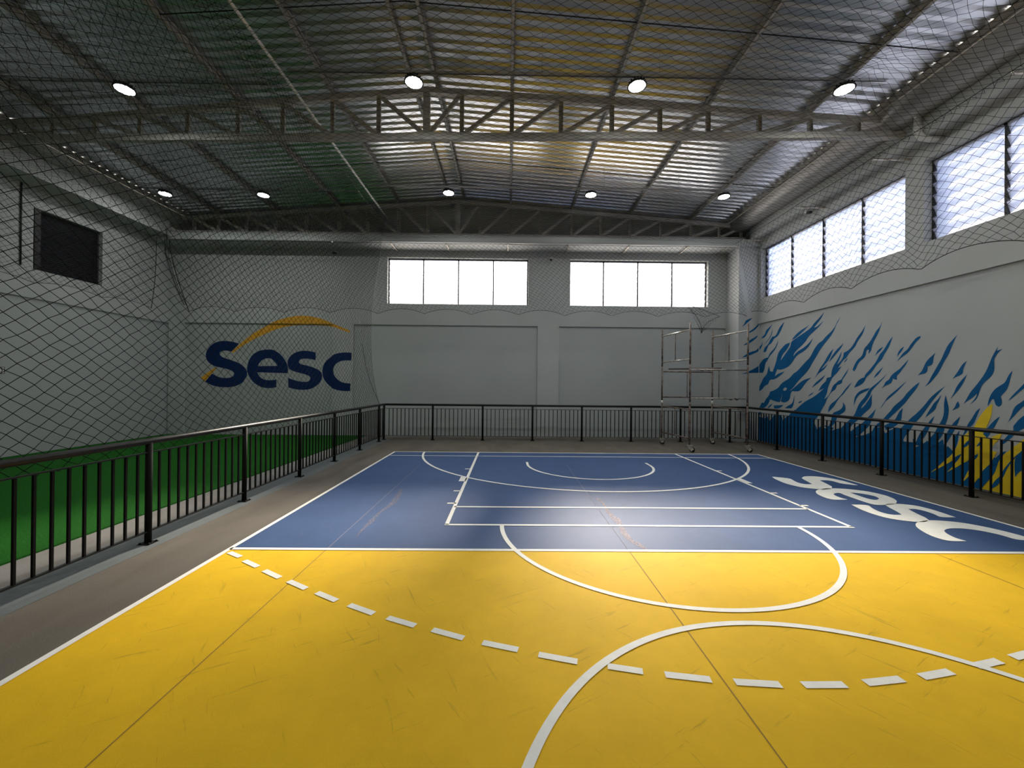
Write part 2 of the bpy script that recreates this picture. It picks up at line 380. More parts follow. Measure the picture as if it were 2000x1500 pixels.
RW = [(7.63, 12.03, 4.42, 5.95), (2.90, 7.28, 4.42, 5.95), (-1.83, 2.55, 4.42, 5.95), (-6.56, -2.18, 4.42, 5.95)]  # last two windows are out of view, added for fill light
mb = MB(); pierced(mb, 'x', XR, XR+0.25, YF, YB+0.2, 3.66, 7.05, RW)
wall_right = struct('wall_right', mb, MT['wall'])
part('recessed_panel', MB().box(XR+0.05, XR+0.25, YF, YB+0.2, 0, 3.66), MT['panel'], wall_right)
LW = [(9.2, 10.75, 4.27, 5.70)]
mb = MB(); pierced(mb, 'x', XL-0.25, XL, YF, YB+0.2, 3.60, 7.05, LW)
wall_left = struct('wall_left', mb, MT['wall'])
part('recessed_panel', MB().box(XL-0.25, XL-0.05, YF, YB+0.2, 0, 3.60), MT['panel'], wall_left)
FW = [(-8.6, -4.0, 4.3, 5.8), (-2.2, 2.4, 4.3, 5.8), (4.0, 6.8, 4.3, 5.8)]  # unseen rear wall windows, added to give fill light
mb = MB(); pierced(mb, 'y', YF-0.25, YF, XL-0.25, XR+0.25, 0, 7.6, FW); wall_front = struct('wall_front', mb, MT['wall'])
# --- beams under the gutters
struct('trim_1', MB().box(XL, XR, 12.07, YB, 6.04, 6.25), MT['wall'])
mb = MB().box(7.40, XR, YF, 12.07, 6.25, 6.58); mb.box(7.385, 7.42, YF, 12.07, 6.21, 6.262)
struct('trim_2', mb, MT['wall'])
mb = MB().box(XL, -10.30, YF, 12.07, 6.16, 6.56); mb.box(-10.32, -10.285, YF, 12.07, 6.12, 6.172)
struct('trim_3', mb, MT['wall'])
struct('trim_4', MB().box(XR-0.02, XR+0.05, YF, 12.15, 0.0, 0.06), MT['concrete'])
# --- roof: two ribbed sheets, eaves gutters
def sheet(x0, x1):
    mb = MB(); y = YF-0.1; xs = [x0, x1]; prof = []
    while y < YB+0.3:
        prof += [(y, 0.0), (y+0.088, 0.0), (y+0.121, 0.041), (y+0.157, 0.041)]; y += 0.19
    for (yy, dz) in prof:
        for x in xs: mb.v.append((x, yy, roofz(x)+dz))
    for i in range(len(prof)-1): mb.f.append((2*i, 2*i+1, 2*i+3, 2*i+2))
    return mb
ceiling = struct('ceiling', sheet(RIDGE_X, 7.02), MT['sheet'])
part('roof_sheet', sheet(-10.27, RIDGE_X), MT['sheet'], ceiling)
part('ridge_cap', MB().add([(RIDGE_X-0.3, YF, 7.62), (RIDGE_X, YF, 7.65), (RIDGE_X+0.3, YF, 7.62), (RIDGE_X-0.3, YB, 7.62), (RIDGE_X, YB, 7.65), (RIDGE_X+0.3, YB, 7.62)], [(0,1,4,3), (1,2,5,4)]), MT['galv'], ceiling)
def gutter(sgn, xo):
    prof = [(6.86, 6.81), (6.90, 6.70), (7.0, 6.60), (7.12, 6.555), (7.28, 6.55), (7.40, 6.585), (7.6, 6.64), (7.70, 6.72), (7.71, 7.02)]
    mb = MB()
    for x, z in prof:
        X = x if sgn > 0 else xo-(x-6.86)
        mb.v += [(X, YF, z), (X, YB, z)]
    for i in range(len(prof)-1): mb.f.append((2*i, 2*i+1, 2*i+3, 2*i+2))
    return mb
part('eaves_gutter', gutter(1, 0), MT['gutter'], ceiling, smooth=True)
part('eaves_gutter', gutter(-1, -10.06), MT['gutter'], ceiling, smooth=True)
# --- windows: frame, mullions, glass louvre blades
def window(n, axis, pl, b0, b1, zb, zt, glass, inset, panes=4, rows=7, detail=True):
    """pl: inner wall plane; inset: signed depth of the frame from it"""
    W = struct('window_%d' % n, None, None); W['kind'] = 'structure'
    q0 = pl+inset; sg = 1 if inset > 0 else -1; q1 = q0+sg*0.05
    lo, hi = min(q0, q1), max(q0, q1)
    def bx(mb, a, b, za, zc):
        if axis == 'y': mb.box(a, b, lo, hi, za, zc)
        else: mb.box(lo, hi, a, b, za, zc)
        return mb
    fr = MB(); t = 0.04
    bx(fr, b0, b1, zt-t, zt); bx(fr, b0, b1, zb, zb+t*0.6); bx(fr, b0, b0+t, zb, zt); bx(fr, b1-t, b1, zb, zt)
    part('window_frame', fr, MT['frame'], W)
    pw = (b1-b0)/panes
    for i in range(1, panes): part('mullion', bx(MB(), b0+i*pw-0.02, b0+i*pw+0.02, zb, zt), MT['frame'], W)
    if not glass: return W
    h = (zt-zb-0.06)/rows; qc = (q0+q1)/2
    bl = MB(); L = pw-0.05; hh = h*0.56; tl = math.radians(20)
    dz, dq = hh*math.cos(tl), sg*hh*math.sin(tl)
    vs = []
    for s in (-1, 1):
        for (z, q) in ((-dz, dq), (dz, -dq)):
            for e in (-0.003, 0.003):
                vs.append((s*L/2, q+e, z) if axis == 'y' else (q+e, s*L/2, z))
    bl.add(vs, [(0,1,3,2), (4,6,7,5), (0,2,6,4), (1,5,7,3), (0,4,5,1), (2,3,7,6)])
    me = bl.mesh('louvre_blade', glass)
    edge = None
    if axis == 'x':
        eb = MB()
        for s in (-1, 1): eb.beam((s*dq*1.0, -L/2, -s*dz), (s*dq*1.0, L/2, -s*dz), 0.007, 0.012)
        edge = eb.mesh('polished_edge', MT['edge'])
    for i in range(panes):
        for r in range(rows):
            c = b0+(i+0.5)*pw; z = zb+0.03+(r+0.5)*h
            at_ = (c, qc, z) if axis == 'y' else (qc, c, z)
            bo = put('louvre_blade', me, W, at_)
            if edge: put('polished_edge', edge, bo, at_)
    return W
window(1, 'y', YB, *BW[0], MT['glass'], 0.13); window(2, 'y', YB, *BW[1], MT['glass'], 0.13)
for i, r in enumerate(RW): window(3+i, 'x', XR, *r, MT['glass_side'], 0.15)
w7 = window(7, 'x', XL, *LW[0], None, -0.10, panes=1)
mb = MB().box(XL-0.2, XL-0.02, 9.24, 9.36, 4.27, 5.70); part('shutter_jamb', mb, MT['frame'], w7)
sl = MB().beam((0, 9.36, 0), (0, 10.72, 0), 0.045, 0.004, (0.5, 0, 1)).mesh('shutter_slat', MT['void'])
for k in range(28): put('shutter_slat', sl, w7, (XL-0.12, 0, 4.31+k*0.049))
part('shutter_back', MB().box(XL-0.22, XL-0.2, 9.2, 10.75, 4.27, 5.70), MT['void'], w7)
for i, r in enumerate(FW): window(8+i, 'y', YF, *r, None, -0.12)
# daylight portals in the openings (guide the sky light only)
def portal(loc, rot, sx, sy):
    L = bpy.data.lights.new('daylight_portal', 'AREA'); L.shape = 'RECTANGLE'; L.size = sx; L.size_y = sy; L.cycles.is_portal = True
    o = bpy.data.objects.new('daylight_portal', L); COL.objects.link(o); o.location = loc; o.rotation_euler = rot
for b0, b1, zb, zt in BW: portal(((b0+b1)/2, YB+0.24, (zb+zt)/2), (-math.pi/2, 0, 0), b1-b0, zt-zb)
for b0, b1, zb, zt in RW: portal((XR+0.24, (b0+b1)/2, (zb+zt)/2), (0, math.pi/2, 0), zt-zb, b1-b0)
for b0, b1, zb, zt in FW: portal(((b0+b1)/2, YF-0.24, (zb+zt)/2), (math.pi/2, 0, 0), b1-b0, zt-zb)
# ================================================================== PAINT ON THE WALLS
def relief_paint(name, polys, M, parent, planes, z_split, xs_proud):
    """logo paint that follows the wall relief: proud above z_split and on the pilasters, else on the recessed panel"""
    yp, yr = planes
    o = paint(name, polys, lambda p: onY(p, yp), M, parent, (0,-1,0))
    bm = bmesh.new(); bm.from_mesh(o.data)
    cuts = [((0,0,z_split), (0,0,1))]+[((x,0,0), (1,0,0)) for x in xs_proud]
    for co, no in cuts:
        bmesh.ops.bisect_plane(bm, geom=bm.verts[:]+bm.edges[:]+bm.faces[:], plane_co=co, plane_no=no)
    out = MB()
    for f in bm.faces:
        c = f.calc_center_median()
        y = yp if (c.z > z_split or xs_proud[0] < c.x < xs_proud[1]) else yr
        out.add([(v.co.x, y, v.co.z) for v in f.verts], [tuple(range(len(f.verts)))])
    bm.free(); me = out.mesh(name, M); old = o.data; o.data = me; bpy.data.meshes.remove(old)
    return o
def LA(L): return [(380+x*.11331, 610+y*.11331) for x, y in L]
def LB(L): return [(530+x*.11333, 610+y*.11333) for x, y in L]
def LC(L): return [(350+x*.2, 580+y*.2) for x, y in L]
S1 = LA([(750,540),(700,520),(600,497),(500,488),(400,497),(320,525),(250,575),(200,640),(175,700),(172,760),(190,820),(230,870),(300,915),(360,935),(450,955),(520,970),(600,995),(645,1020),(665,1055),(660,1090),(620,1120),(540,1132),(450,1130),(370,1105),(280,1055),(165,1190),(230,1235),(300,1265),(400,1285),(500,1293),(600,1290),(700,1270),(790,1225),(850,1160),(885,1090),(890,1040),(870,980),(820,920),(740,870),(650,835),(560,805),(470,775),(420,745),(410,710),(420,680),(460,662),(520,655),(580,663),(620,675),(680,610)])
E1 = [LA([(883,1000),(890,960),(900,880),(930,800),(985,725),(1060,675),(1150,645),(1250,637),(1350,645)])+LB([(60,668),(100,690),(150,730),(200,790),(245,860),(270,930),(272,1048),(0,1040)])+LA([(1065,1032),(1085,1080),(1120,1125),(1180,1160),(1250,1170),(1330,1168),(1395,1160),(1393,1290),(1330,1305),(1250,1308),(1150,1295),(1060,1255),(980,1190),(930,1120),(900,1050)]),
      (LA([(1073,927),(1080,905),(1100,870),(1150,820),(1210,793),(1260,788),(1320,800)])+LB([(30,840),(70,880),(94,922)]))]
S2 = LB([(752,690),(680,672),(600,662),(520,660),(440,675),(360,710),(300,765),(265,830),(262,890),(280,960),(330,1000),(400,1025),(480,1045),(560,1065),(630,1090),(660,1125),(655,1165),(620,1195),(550,1200),(470,1192),(380,1170),(275,1130),(275,1295),(350,1315),(450,1333),(550,1338),(650,1325),(740,1285),(810,1225),(850,1160),(865,1090),(850,1030),(790,985),(700,945),(600,915),(520,900),(470,880),(458,850),(475,815),(520,798),(590,795),(670,805),(750,822)])
C3 = LB([(1383,697),(1300,690),(1200,695),(1100,715),(1010,765),(930,840),(880,920),(865,1000),(870,1080),(890,1150),(940,1220),(1010,1285),(1090,1330),(1200,1353),(1300,1358),(1358,1355),(1362,1225),(1290,1222),(1210,1205),(1140,1160),(1090,1100),(1065,1030),(1070,960),(1100,900),(1160,850),(1240,830),(1320,827),(1378,830)])
ARC = [LC([(195,790),(330,690),(358,690),(240,825)]), LC([(500,535),(575,465),(650,400),(750,330),(870,265),(960,225),(1100,190),(1200,180),(1300,190),(1400,215),(1500,260),(1600,300),(1672,330),(1664,350),(1580,320),(1500,290),(1400,275),(1250,268),(1100,275),(960,305),(850,350),(750,395),(650,450),(560,510),(515,546)])]
for L in (S1, E1, S2, C3):
    relief_paint('wall_letter', [L], MT['navy'], wall_back, (YB-0.004, YB+0.046), 3.62, (-5.72, -5.04))
relief_paint('logo_arc', ARC, MT['orange'], wall_back, (YB-0.003, YB+0.047), 3.62, (-5.72, -5.04))
# --- flame mural on the right wall
def Z(ox, oy, k): return lambda L: [(ox+x*k, oy+y*k) for x, y in L]
m1, m2, m3, m4, m5, m6 = Z(1440,600,.1), Z(1440,720,.1), Z(1600,620,.1), Z(1600,740,.1), Z(1760,620,.12), Z(1760,780,.12)
colm = [
 m1([(90,390),(140,320),(165,260),(220,235),(300,205),(250,260),(200,300),(150,345)]),
 m1([(190,500),(240,470),(320,420),(390,350),(418,322),(418,360),(350,440),(270,490),(210,508)]),
 m1([(115,745),(190,690),(260,630),(340,590),(400,545),(390,590),(300,665),(230,710),(170,735)]),
 m1([(90,985),(150,940),(200,900),(300,860),(360,850),(416,795),(416,855),(400,870),(320,910),(230,945),(150,975)]),
 m1([(75,1310),(200,1265),(300,1215),(400,1160),(416,1140),(416,1282),(250,1285)]),
]
blue = [
 m1([(424,790),(450,755),(480,720),(495,660),(490,750),(450,820),(424,848)]),
 m1([(424,1130),(460,1080),(500,1020),(560,990),(600,980),(640,890),(700,830),(750,770),(800,640),(790,720),(740,830),(680,900),(630,960),(590,1040),(550,1090),(540,1160),(525,1230),(500,1280),(424,1282)]),
 m1([(450,640),(490,575),(540,530),(560,450),(620,400),(690,325),(650,400),(600,480),(560,560),(520,600),(480,605)]),
 m1([(510,770),(560,680),(630,600),(670,500),(690,400),(685,500),(650,590),(600,650),(550,710)]),
 m1([(480,950),(510,880),(530,790),(600,730),(640,640),(690,570),(720,575),(770,530),(810,420),(860,350),(920,280),(890,370),(840,480),(790,570),(720,610),(690,670),(650,720),(610,740),(580,820),(560,870),(510,880)]),
 m2([(430,440),(430,350),(480,250),(510,180),(570,120),(590,60),(600,10)])+m1([(622,1145),(640,1250),(690,1260),(720,1180),(760,1060),(780,960),(810,870),(870,800),(940,720),(1030,690),(1020,740),(960,840),(880,930),(845,1040),(870,1010),(960,880),(1040,770),(1050,680),(1100,640),(1200,570),(1350,470),(1440,400),(1500,310),(1600,210),(1700,90),(1640,220),(1560,320),(1500,400),(1560,380),(1690,260),(1600,380),(1500,470),(1390,570),(1340,660),(1270,740),(1180,820),(1110,900),(1095,960),(1150,890),(1200,850),(1300,790),(1400,700),(1480,600),(1440,690),(1380,790),(1290,870),(1190,920),(1120,1000),(1070,1080),(1000,1160),(920,1200),(840,1225),(780,1210),(745,1300),(735,1350),(790,1300),(920,1255),(860,1320),(780,1380),(720,1410),(650,1415)])+m2([(630,230),(600,310),(540,330),(490,400),(450,430)]),
 m1([(1065,635),(1120,560),(1180,500),(1270,430),(1330,400),(1410,340),(1340,420),(1250,510),(1170,580),(1100,630)]),
 [m3([(425,-20),(350,80),(310,180),(240,270),(130,370),(60,460),(0,490)])+m1([(1540,760),(1480,860),(1430,970),(1350,1050),(1250,1160),(1170,1250),(1100,1290),(1020,1390),(930,1440),(860,1490)])+m2([(810,360),(780,390),(700,430),(640,450),(620,520),(560,590),(520,670),(480,660),(430,760),(430,800),(540,760),(590,710),(620,660),(640,600),(720,630),(790,655),(835,652),(880,480),(850,640),(880,655),(920,665),(990,640),(1030,580),(1040,490),(1070,440),(1150,445),(1210,440),(1260,390),(1310,310),(1380,230),(1450,175),(1350,200),(1260,240),(1180,310),(1100,380),(1010,450),(1060,400),(1110,350),(1160,280)])+m1([(1230,1400),(1300,1330),(1370,1250),(1420,1180),(1470,1080),(1540,970),(1600,860)])+m3([(60,570),(130,480),(230,360),(300,240),(330,150),(380,60)]),
  m2([(895,405),(915,375),(945,365),(970,385),(965,410),(935,430),(905,432)])],
 m2([(590,765),(640,705),(690,680),(650,740),(610,770)]),
 m2([(710,720),(900,710),(850,760),(790,780),(720,775)]),
 m2([(930,775),(980,730),(1060,690),(1090,640),(1115,520),(1115,620),(1095,720),(1060,775)]),
 m2([(1185,680),(1210,640),(1270,630),(1240,665)]), m2([(1380,545),(1430,490),(1500,460),(1450,510)]),
 m2([(1450,380),(1520,280),(1620,200),(1720,120),(1680,190),(1600,270),(1520,330)]),
 m2([(1100,880),(1130,810),(1250,700),(1340,630),(1480,560),(1600,470),(1690,385),(1580,440),(1640,330),(1700,270)])+m3([(130,1250),(150,1180),(230,1160),(240,1060),(270,960),(340,850),(400,740),(440,660),(420,770),(350,920),(420,850),(470,770),(480,690),(560,650),(640,570),(700,470),(740,390),(830,280),(905,150),(870,270),(830,360),(750,460),(710,560),(640,640),(580,700),(530,790),(470,830),(420,900),(370,990),(440,950),(400,1010),(350,1080),(290,1140),(240,1200),(200,1290),(170,1370)])+m4([(150,290),(95,400),(165,350),(230,245),(245,190),(270,130),(330,80),(380,30)])+m3([(430,1220),(480,1130),(580,990),(540,1090),(480,1180),(445,1230),(450,1270),(400,1310),(350,1320)])+m4([(335,160),(320,200),(280,230),(235,260),(180,340),(140,420),(110,500),(60,580),(20,660),(-40,760)])+m2([(1500,1000),(1100,960)]),
 m4([(170,660),(190,540),(250,470),(310,430),(360,380),(430,310),(500,210),(560,140),(640,65),(580,160),(520,230),(470,300),(400,360),(350,430),(300,520),(230,600)]),
 m4([(260,670),(320,640),(400,610),(450,560),(470,500),(455,450),(500,500),(520,580),(490,650),(420,690),(350,740),(330,820),(270,910),(160,965),(220,860),(240,760)]),
 m3([(680,1375),(720,1290),(770,1220),(840,1180),(880,1170),(900,1110),(980,1030),(1050,940),(1120,850),(1180,720),(1250,650),(1310,550),(1370,450),(1440,370),(1410,450),(1370,560),(1310,660),(1260,740),(1220,830),(1150,890),(1090,970),(1030,1060),(960,1130),(910,1180),(890,1240),(840,1300),(770,1340)]),
 m3([(650,1020),(700,900),(750,820),(830,760),(860,680),(880,600),(940,540),(1000,460),(1060,360),(1120,250),(1180,190),(1240,70),(1200,180),(1160,290),(1110,390),(1060,480),(1030,570),(1010,660),(960,710),(970,640),(950,625),(920,650),(910,740),(870,800),(800,850),(750,920),(720,1000),(680,1055)]),
 m3([(1090,755),(1130,660),(1180,610),(1250,570),(1210,640),(1150,690)]), m3([(1520,775),(1540,680),(1600,600),(1660,570),(1610,660),(1560,720)]),
 m3([(1510,870),(1580,770),(1640,690),(1730,620),(1770,550),(1830,470),(1900,390),(1980,360),(1980,400),(1890,480),(1830,570),(1770,650),(1700,720),(1620,770)]),
 m3([(1060,1185),(1110,1100),(1170,1040),(1250,960),(1190,1070),(1140,1130)]),
 m3([(1210,1395),(1270,1320),(1290,1260),(1370,1210),(1400,1140),(1480,1070),(1580,1000),(1640,930),(1750,815),(1690,930),(1620,1010),(1580,1080),(1510,1140),(1520,1215),(1480,1215),(1440,1190),(1420,1260),(1380,1300),(1290,1330)]),
 m3([(480,885),(510,830),(560,785),(530,850)]), m3([(190,880),(230,780),(300,680),(370,600),(480,500),(420,610),(350,690),(270,790)]),
 m1([(1510,1390),(1570,1280),(1620,1180),(1690,1090),(1760,960),(1820,870),(1880,810),(1840,920),(1790,1030),(1710,1120),(1640,1210),(1700,1170),(1770,1100),(1720,1190),(1640,1260),(1580,1300)]),
 m4([(680,520),(680,420),(700,340),(760,260),(850,210),(990,175),(950,230),(850,270),(780,310),(730,380),(700,450)]),
 m4([(1330,-100),(1230,-10),(1130,80),(1040,150),(980,200),(930,290),(880,370),(810,440),(760,520),(720,620),(690,700),(620,770),(540,850),(420,960),(380,1040),(580,1020),(620,920),(700,850),(800,770),(850,700),(930,630),(1005,560),(1030,480),(1025,400),(1035,290),(985,380),(930,460),(870,540),(815,580),(840,520),(900,460),(950,390),(1000,310),(1020,240),(1090,160),(1200,50)]),
 m4([(690,960),(780,900),(860,850),(920,780),(980,720),(1060,640),(1110,580),(1070,690),(1030,780),(1000,880),(950,950),(880,1010),(760,1130),(600,1040)]),
 m4([(1190,585),(1230,510),(1280,440),(1330,360),(1420,280),(1510,210),(1600,130),(1715,35),(1630,130),(1540,230),(1450,310),(1370,380),(1290,440),(1240,520)]),
 m4([(1280,750),(1340,680),(1400,620),(1450,540),(1560,450),(1640,380),(1700,290),(1800,190),(1890,110),(1965,65),(1910,170),(1840,270),(1760,360),(1690,460),(1600,550),(1530,620),(1440,700),(1370,770),(1290,850),(1200,900),(1120,960),(1090,1010),(1020,1040),(1100,900),(1180,850)]),
 m4([(1270,910),(1400,850),(1490,790),(1530,700),(1570,630),(1635,565),(1615,680),(1610,780),(1570,860),(1460,940),(1380,980),(1300,1000)]),
 m5([(270,945),(340,870),(370,800),(400,730),(460,660),(530,600),(560,570),(525,660),(520,740),(490,780),(430,795),(430,860),(400,910),(340,920)]),
 m5([(385,1130),(450,1050),(490,960),(550,860),(600,770),(660,670),(710,550),(760,450),(830,370),(915,280),(860,390),(820,480),(780,590),(710,700),(660,800),(610,900),(540,990),(470,1070)]),
 m5([(835,1005),(880,940),(930,870),(970,800),(1010,750),(1070,705),(1030,790),(1005,850),(1010,900),(970,940),(890,970)]),
 m5([(800,1330),(860,1230),(890,1150),(940,1070),(1000,1000),(1075,925),(1030,1030),(980,1120),(920,1200)]),
 m5([(1015,1410),(1080,1300),(1130,1210),(1200,1130),(1280,1030),(1350,930),(1400,840),(1440,740),(1480,640),(1530,550),(1580,470),(1560,540),(1655,510),(1580,570),(1530,640),(1510,700),(1520,790),(1515,870),(1470,960),(1370,1040),(1310,1110),(1280,1190),(1250,1290),(1210,1350),(1110,1425),(1180,1350),(1230,1280),(1230,1240),(1170,1300),(1090,1350)]),
 m5([(1405,1450),(1420,1350),(1460,1250),(1530,1160),(1610,1110),(1690,1060),(1730,980),(1760,920),(1815,865),(1780,980),(1760,1080),(1720,1180),(1650,1250),(1620,1290),(1645,1370),(1630,1430),(1590,1455),(1540,1430),(1520,1370),(1510,1330),(1475,1335),(1440,1400)]),
 m5([(1740,1360),(1800,1280),(1880,1200),(1950,1130),(2050,1020),(2050,1120),(1950,1190),(1850,1280)]),
 m6([(1740,370),(1790,270),(1830,150),(1880,90),(1950,50),(2050,-30),(2050,80),(1970,130),(1900,200),(1820,290)]),
 m6([(715,-213),(640,-163),(560,-103),(470,-23),(400,70),(330,150),(250,230),(150,310),(70,400),(0,460),(-80,560),(-100,760),(0,740),(60,600),(120,540),(180,450),(230,380),(300,310),(370,220),(440,120),(510,20),(580,-60),(650,-143)]),
 m6([(390,300),(430,220),(490,130),(540,50),(590,10),(655,-80),(620,20),(575,90),(570,140),(520,200),(460,240)]),
 m6([(220,740),(240,690),(300,560),(370,470),(420,410),(480,330),(545,270),(510,360),(470,440),(430,530),(370,620),(320,690),(330,760)]),
 m6([(420,740),(455,640),(540,560),(580,470),(630,390),(680,300),(700,200),(695,80),(710,-10),(725,-70),(750,30),(775,130),(775,220),(750,330),(710,440),(700,520),(660,600),(600,680),(540,760)]),
 m6([(690,800),(710,640),(740,550),(800,450),(870,360),(960,280),(930,380),(880,480),(830,570),(780,640),(740,710),(715,800)]),
 m6([(830,185),(880,120),(895,70),(925,30),(955,90),(940,130),(880,160)]),
 m6([(1000,590),(1090,390),(1140,330),(1190,240),(1230,180),(1290,140),(1250,230),(1220,310),(1180,400),(1100,470),(1050,560)]),
 m6([(800,960),(850,860),(850,640),(900,570),(955,500),(930,620),(920,700),(880,800),(860,900)]),
 m6([(1280,730),(1280,630),(1340,560),(1400,470),(1470,390),(1540,320),(1610,275),(1570,350),(1520,450),(1450,560),(1380,650)]),
 m6([(1610,770),(1660,670),(1740,580),(1830,500),(1820,440),(1870,380),(1930,310),(2050,230),(2050,450),(1950,490),(1860,560),(1780,640),(1700,700)]),
]
base_top = m2([(425,845),(470,850),(430,935),(490,960),(560,900),(520,975),(600,930),(610,1040),(680,960),(720,910),(790,900),(870,930),(890,1010),(940,960),(1000,920),(1060,850),(1130,800),(1400,900),(1570,920),(1520,990),(1500,1060),(1540,1130),(1560,1190),(1620,1130),(1740,1110),(1770,1180),(1830,1210),(1890,1160)])+m4([(90,910),(160,975),(240,1010),(330,980),(420,960),(560,1005),(620,1020),(700,960),(790,920),(720,1135),(800,1110),(900,1090),(990,1050),(1100,970),(1200,930),(1300,1065),(1350,1010),(1500,960),(1600,970),(1650,1220),(1830,1240),(1880,1180)])+m6([(190,640),(230,780),(330,740),(430,670),(460,770),(560,730),(680,650),(710,800),(760,760),(850,850)])
yellow = m6([(1490,70),(1430,110),(1380,150),(1300,250),(1250,330),(1210,410),(1160,480),(1060,570),(980,600),(950,650),(930,720),(900,780),(850,870),(780,940),(720,980),(640,1060),(580,1110),(480,1190),(580,1140),(680,1085),(800,1020),(880,960),(980,900),(940,970),(860,1060),(840,1095),(750,1180),(840,1135),(930,1090),(1000,1040),(1100,1000),(1180,980),(1140,1080),(1080,1180),(990,1360),(1080,1270),(1200,1160),(1180,1370),(1260,1280),(1400,1330),(1330,1420),(1290,1520),(1280,1700),(2200,2100),(2200,480),(1980,650),(1900,730),(1800,790),(1750,840),(1610,940),(1560,960),(1460,1040),(1500,960),(1560,850),(1450,835),(1480,770),(1540,700),(1600,650),(1650,540),(1600,560),(1500,600),(1420,650),(1330,560),(1400,430),(1450,320),(1475,220)])
over = [
 m6([(1460,1040),(1520,970),(1570,920),(1640,860),(1710,840),(1660,910),(1600,980),(1560,1080),(1530,1180),(1470,1270),(1400,1340),(1330,1420),(1290,1500),(1200,1560),(1280,1250),(1300,1190),(1400,1090)]),
 m6([(1480,1450),(1480,1380),(1540,1310),(1620,1240),(1660,1150),(1740,1050),(1830,950),(1920,870),(1850,960),(1790,1030),(1720,1130),(1680,1230),(1620,1330),(1560,1410)]),
 m6([(1850,960),(1930,860),(2080,740),(2080,1100),(1970,1150),(1900,1200),(1855,1270),(1840,1100)]),
 m6([(990,790),(1060,690),(1130,650),(1100,740),(1040,780)]), m6([(1080,1000),(1160,930),(1250,885),(1250,930),(1170,1010),(1110,1040)]),
 m6([(1160,1215),(1220,1130),(1180,1200)]), m6([(820,985),(900,920),(1000,880),(960,920),(880,960)]),
 m6([(1220,770),(1280,690),(1330,650),(1300,740)]),
]
PXW = XR+0.05
bt = [onX(p, PXW-0.002) for p in base_top]
mb = MB(); fill(mb, [bt+[Vector((PXW-0.002, 4.0, bt[-1].z)), Vector((PXW-0.002, 4.0, 0.06)), Vector((PXW-0.002, 12.14, 0.06)), Vector((PXW-0.002, 12.14, bt[0].z))]])
me = mb.mesh('mural_base', MT['mblue'])
link('mural_base', me, wall_right)
for L in blue:
    paint('blue_flame', [L], lambda p: onX(p, PXW-0.003), MT['mblue'], wall_right, (-1,0,0))
for L in colm:
    paint('blue_flame', [L], lambda p: onY(p, 12.15-0.003), MT['mblue'], wall_back, (0,-1,0))
def onXc(x):
    def f(p):
        v = onX(p, x); v.z = max(v.z, 0.07); return v
    return f
paint('yellow_flame', [yellow], onXc(PXW-0.005), MT['myellow'], wall_right, (-1,0,0))
for L in over: paint('blue_flame', [L], onXc(PXW-0.008), MT['mblue'], wall_right, (-1,0,0))
# ================================================================== TURF
g = link('artificial_turf', MB().box(XL, -4.62, YF+0.02, YB-0.005, 0.001, 0.02).mesh('artificial_turf', MT['turf']))
tag(g, 'green artificial turf lawn between the left railing and the left wall', 'turf'); g['kind'] = 'stuff'
# ================================================================== ROOF STEEL
ORD = ['first', 'second', 'third', 'fourth', 'fifth', 'sixth', 'seventh']
def purlin(x, label):
    zt = roofz(x)-0.001; mb = MB(); t = 0.006
    mb.box(x-0.03, x+0.03, YF, YB, zt-t, zt); mb.box(x-0.03, x+0.03, YF, YB, zt-0.12, zt-0.12+t)
    mb.box(x-0.03, x-0.03+t, YF, YB, zt-0.12, zt); mb.box(x+0.03-t, x+0.03, YF, YB, zt-0.12, zt-0.095); mb.box(x+0.03-t, x+0.03, YF, YB, zt-0.025, zt)
    o = link('roof_purlin', mb.mesh('roof_purlin', MT['steel']))
    tag(o, label, 'purlin', 'steel purlins under the roof sheets')
PR, PLF = (0.02, 1.93, 3.75, 5.66, 6.84), (-3.45, -5.3, -7.25, -9.0, -10.05)
purlin(-1.42, 'grey steel purlin just right of the roof ridge'); purlin(-1.87, 'grey steel purlin just left of the roof ridge')
for i, x in enumerate(PR): purlin(x, 'grey steel purlin, %s to the right of the ridge pair%s' % (ORD[i], ', along the right gutter' if i == 4 else ''))
for i, x in enumerate(PLF): purlin(x, 'grey steel purlin, %s to the left of the ridge pair%s' % (ORD[i], ', along the left gutter' if i == 4 else ''))
NR = [-0.94, 0.02, 0.96, 1.93, 2.84, 3.75, 4.71, 5.66, 6.55, 7.25]
NL = [-2.55, -3.45, -4.42, -5.30, -6.3, -7.25, -8.15, -9.0, -9.75]
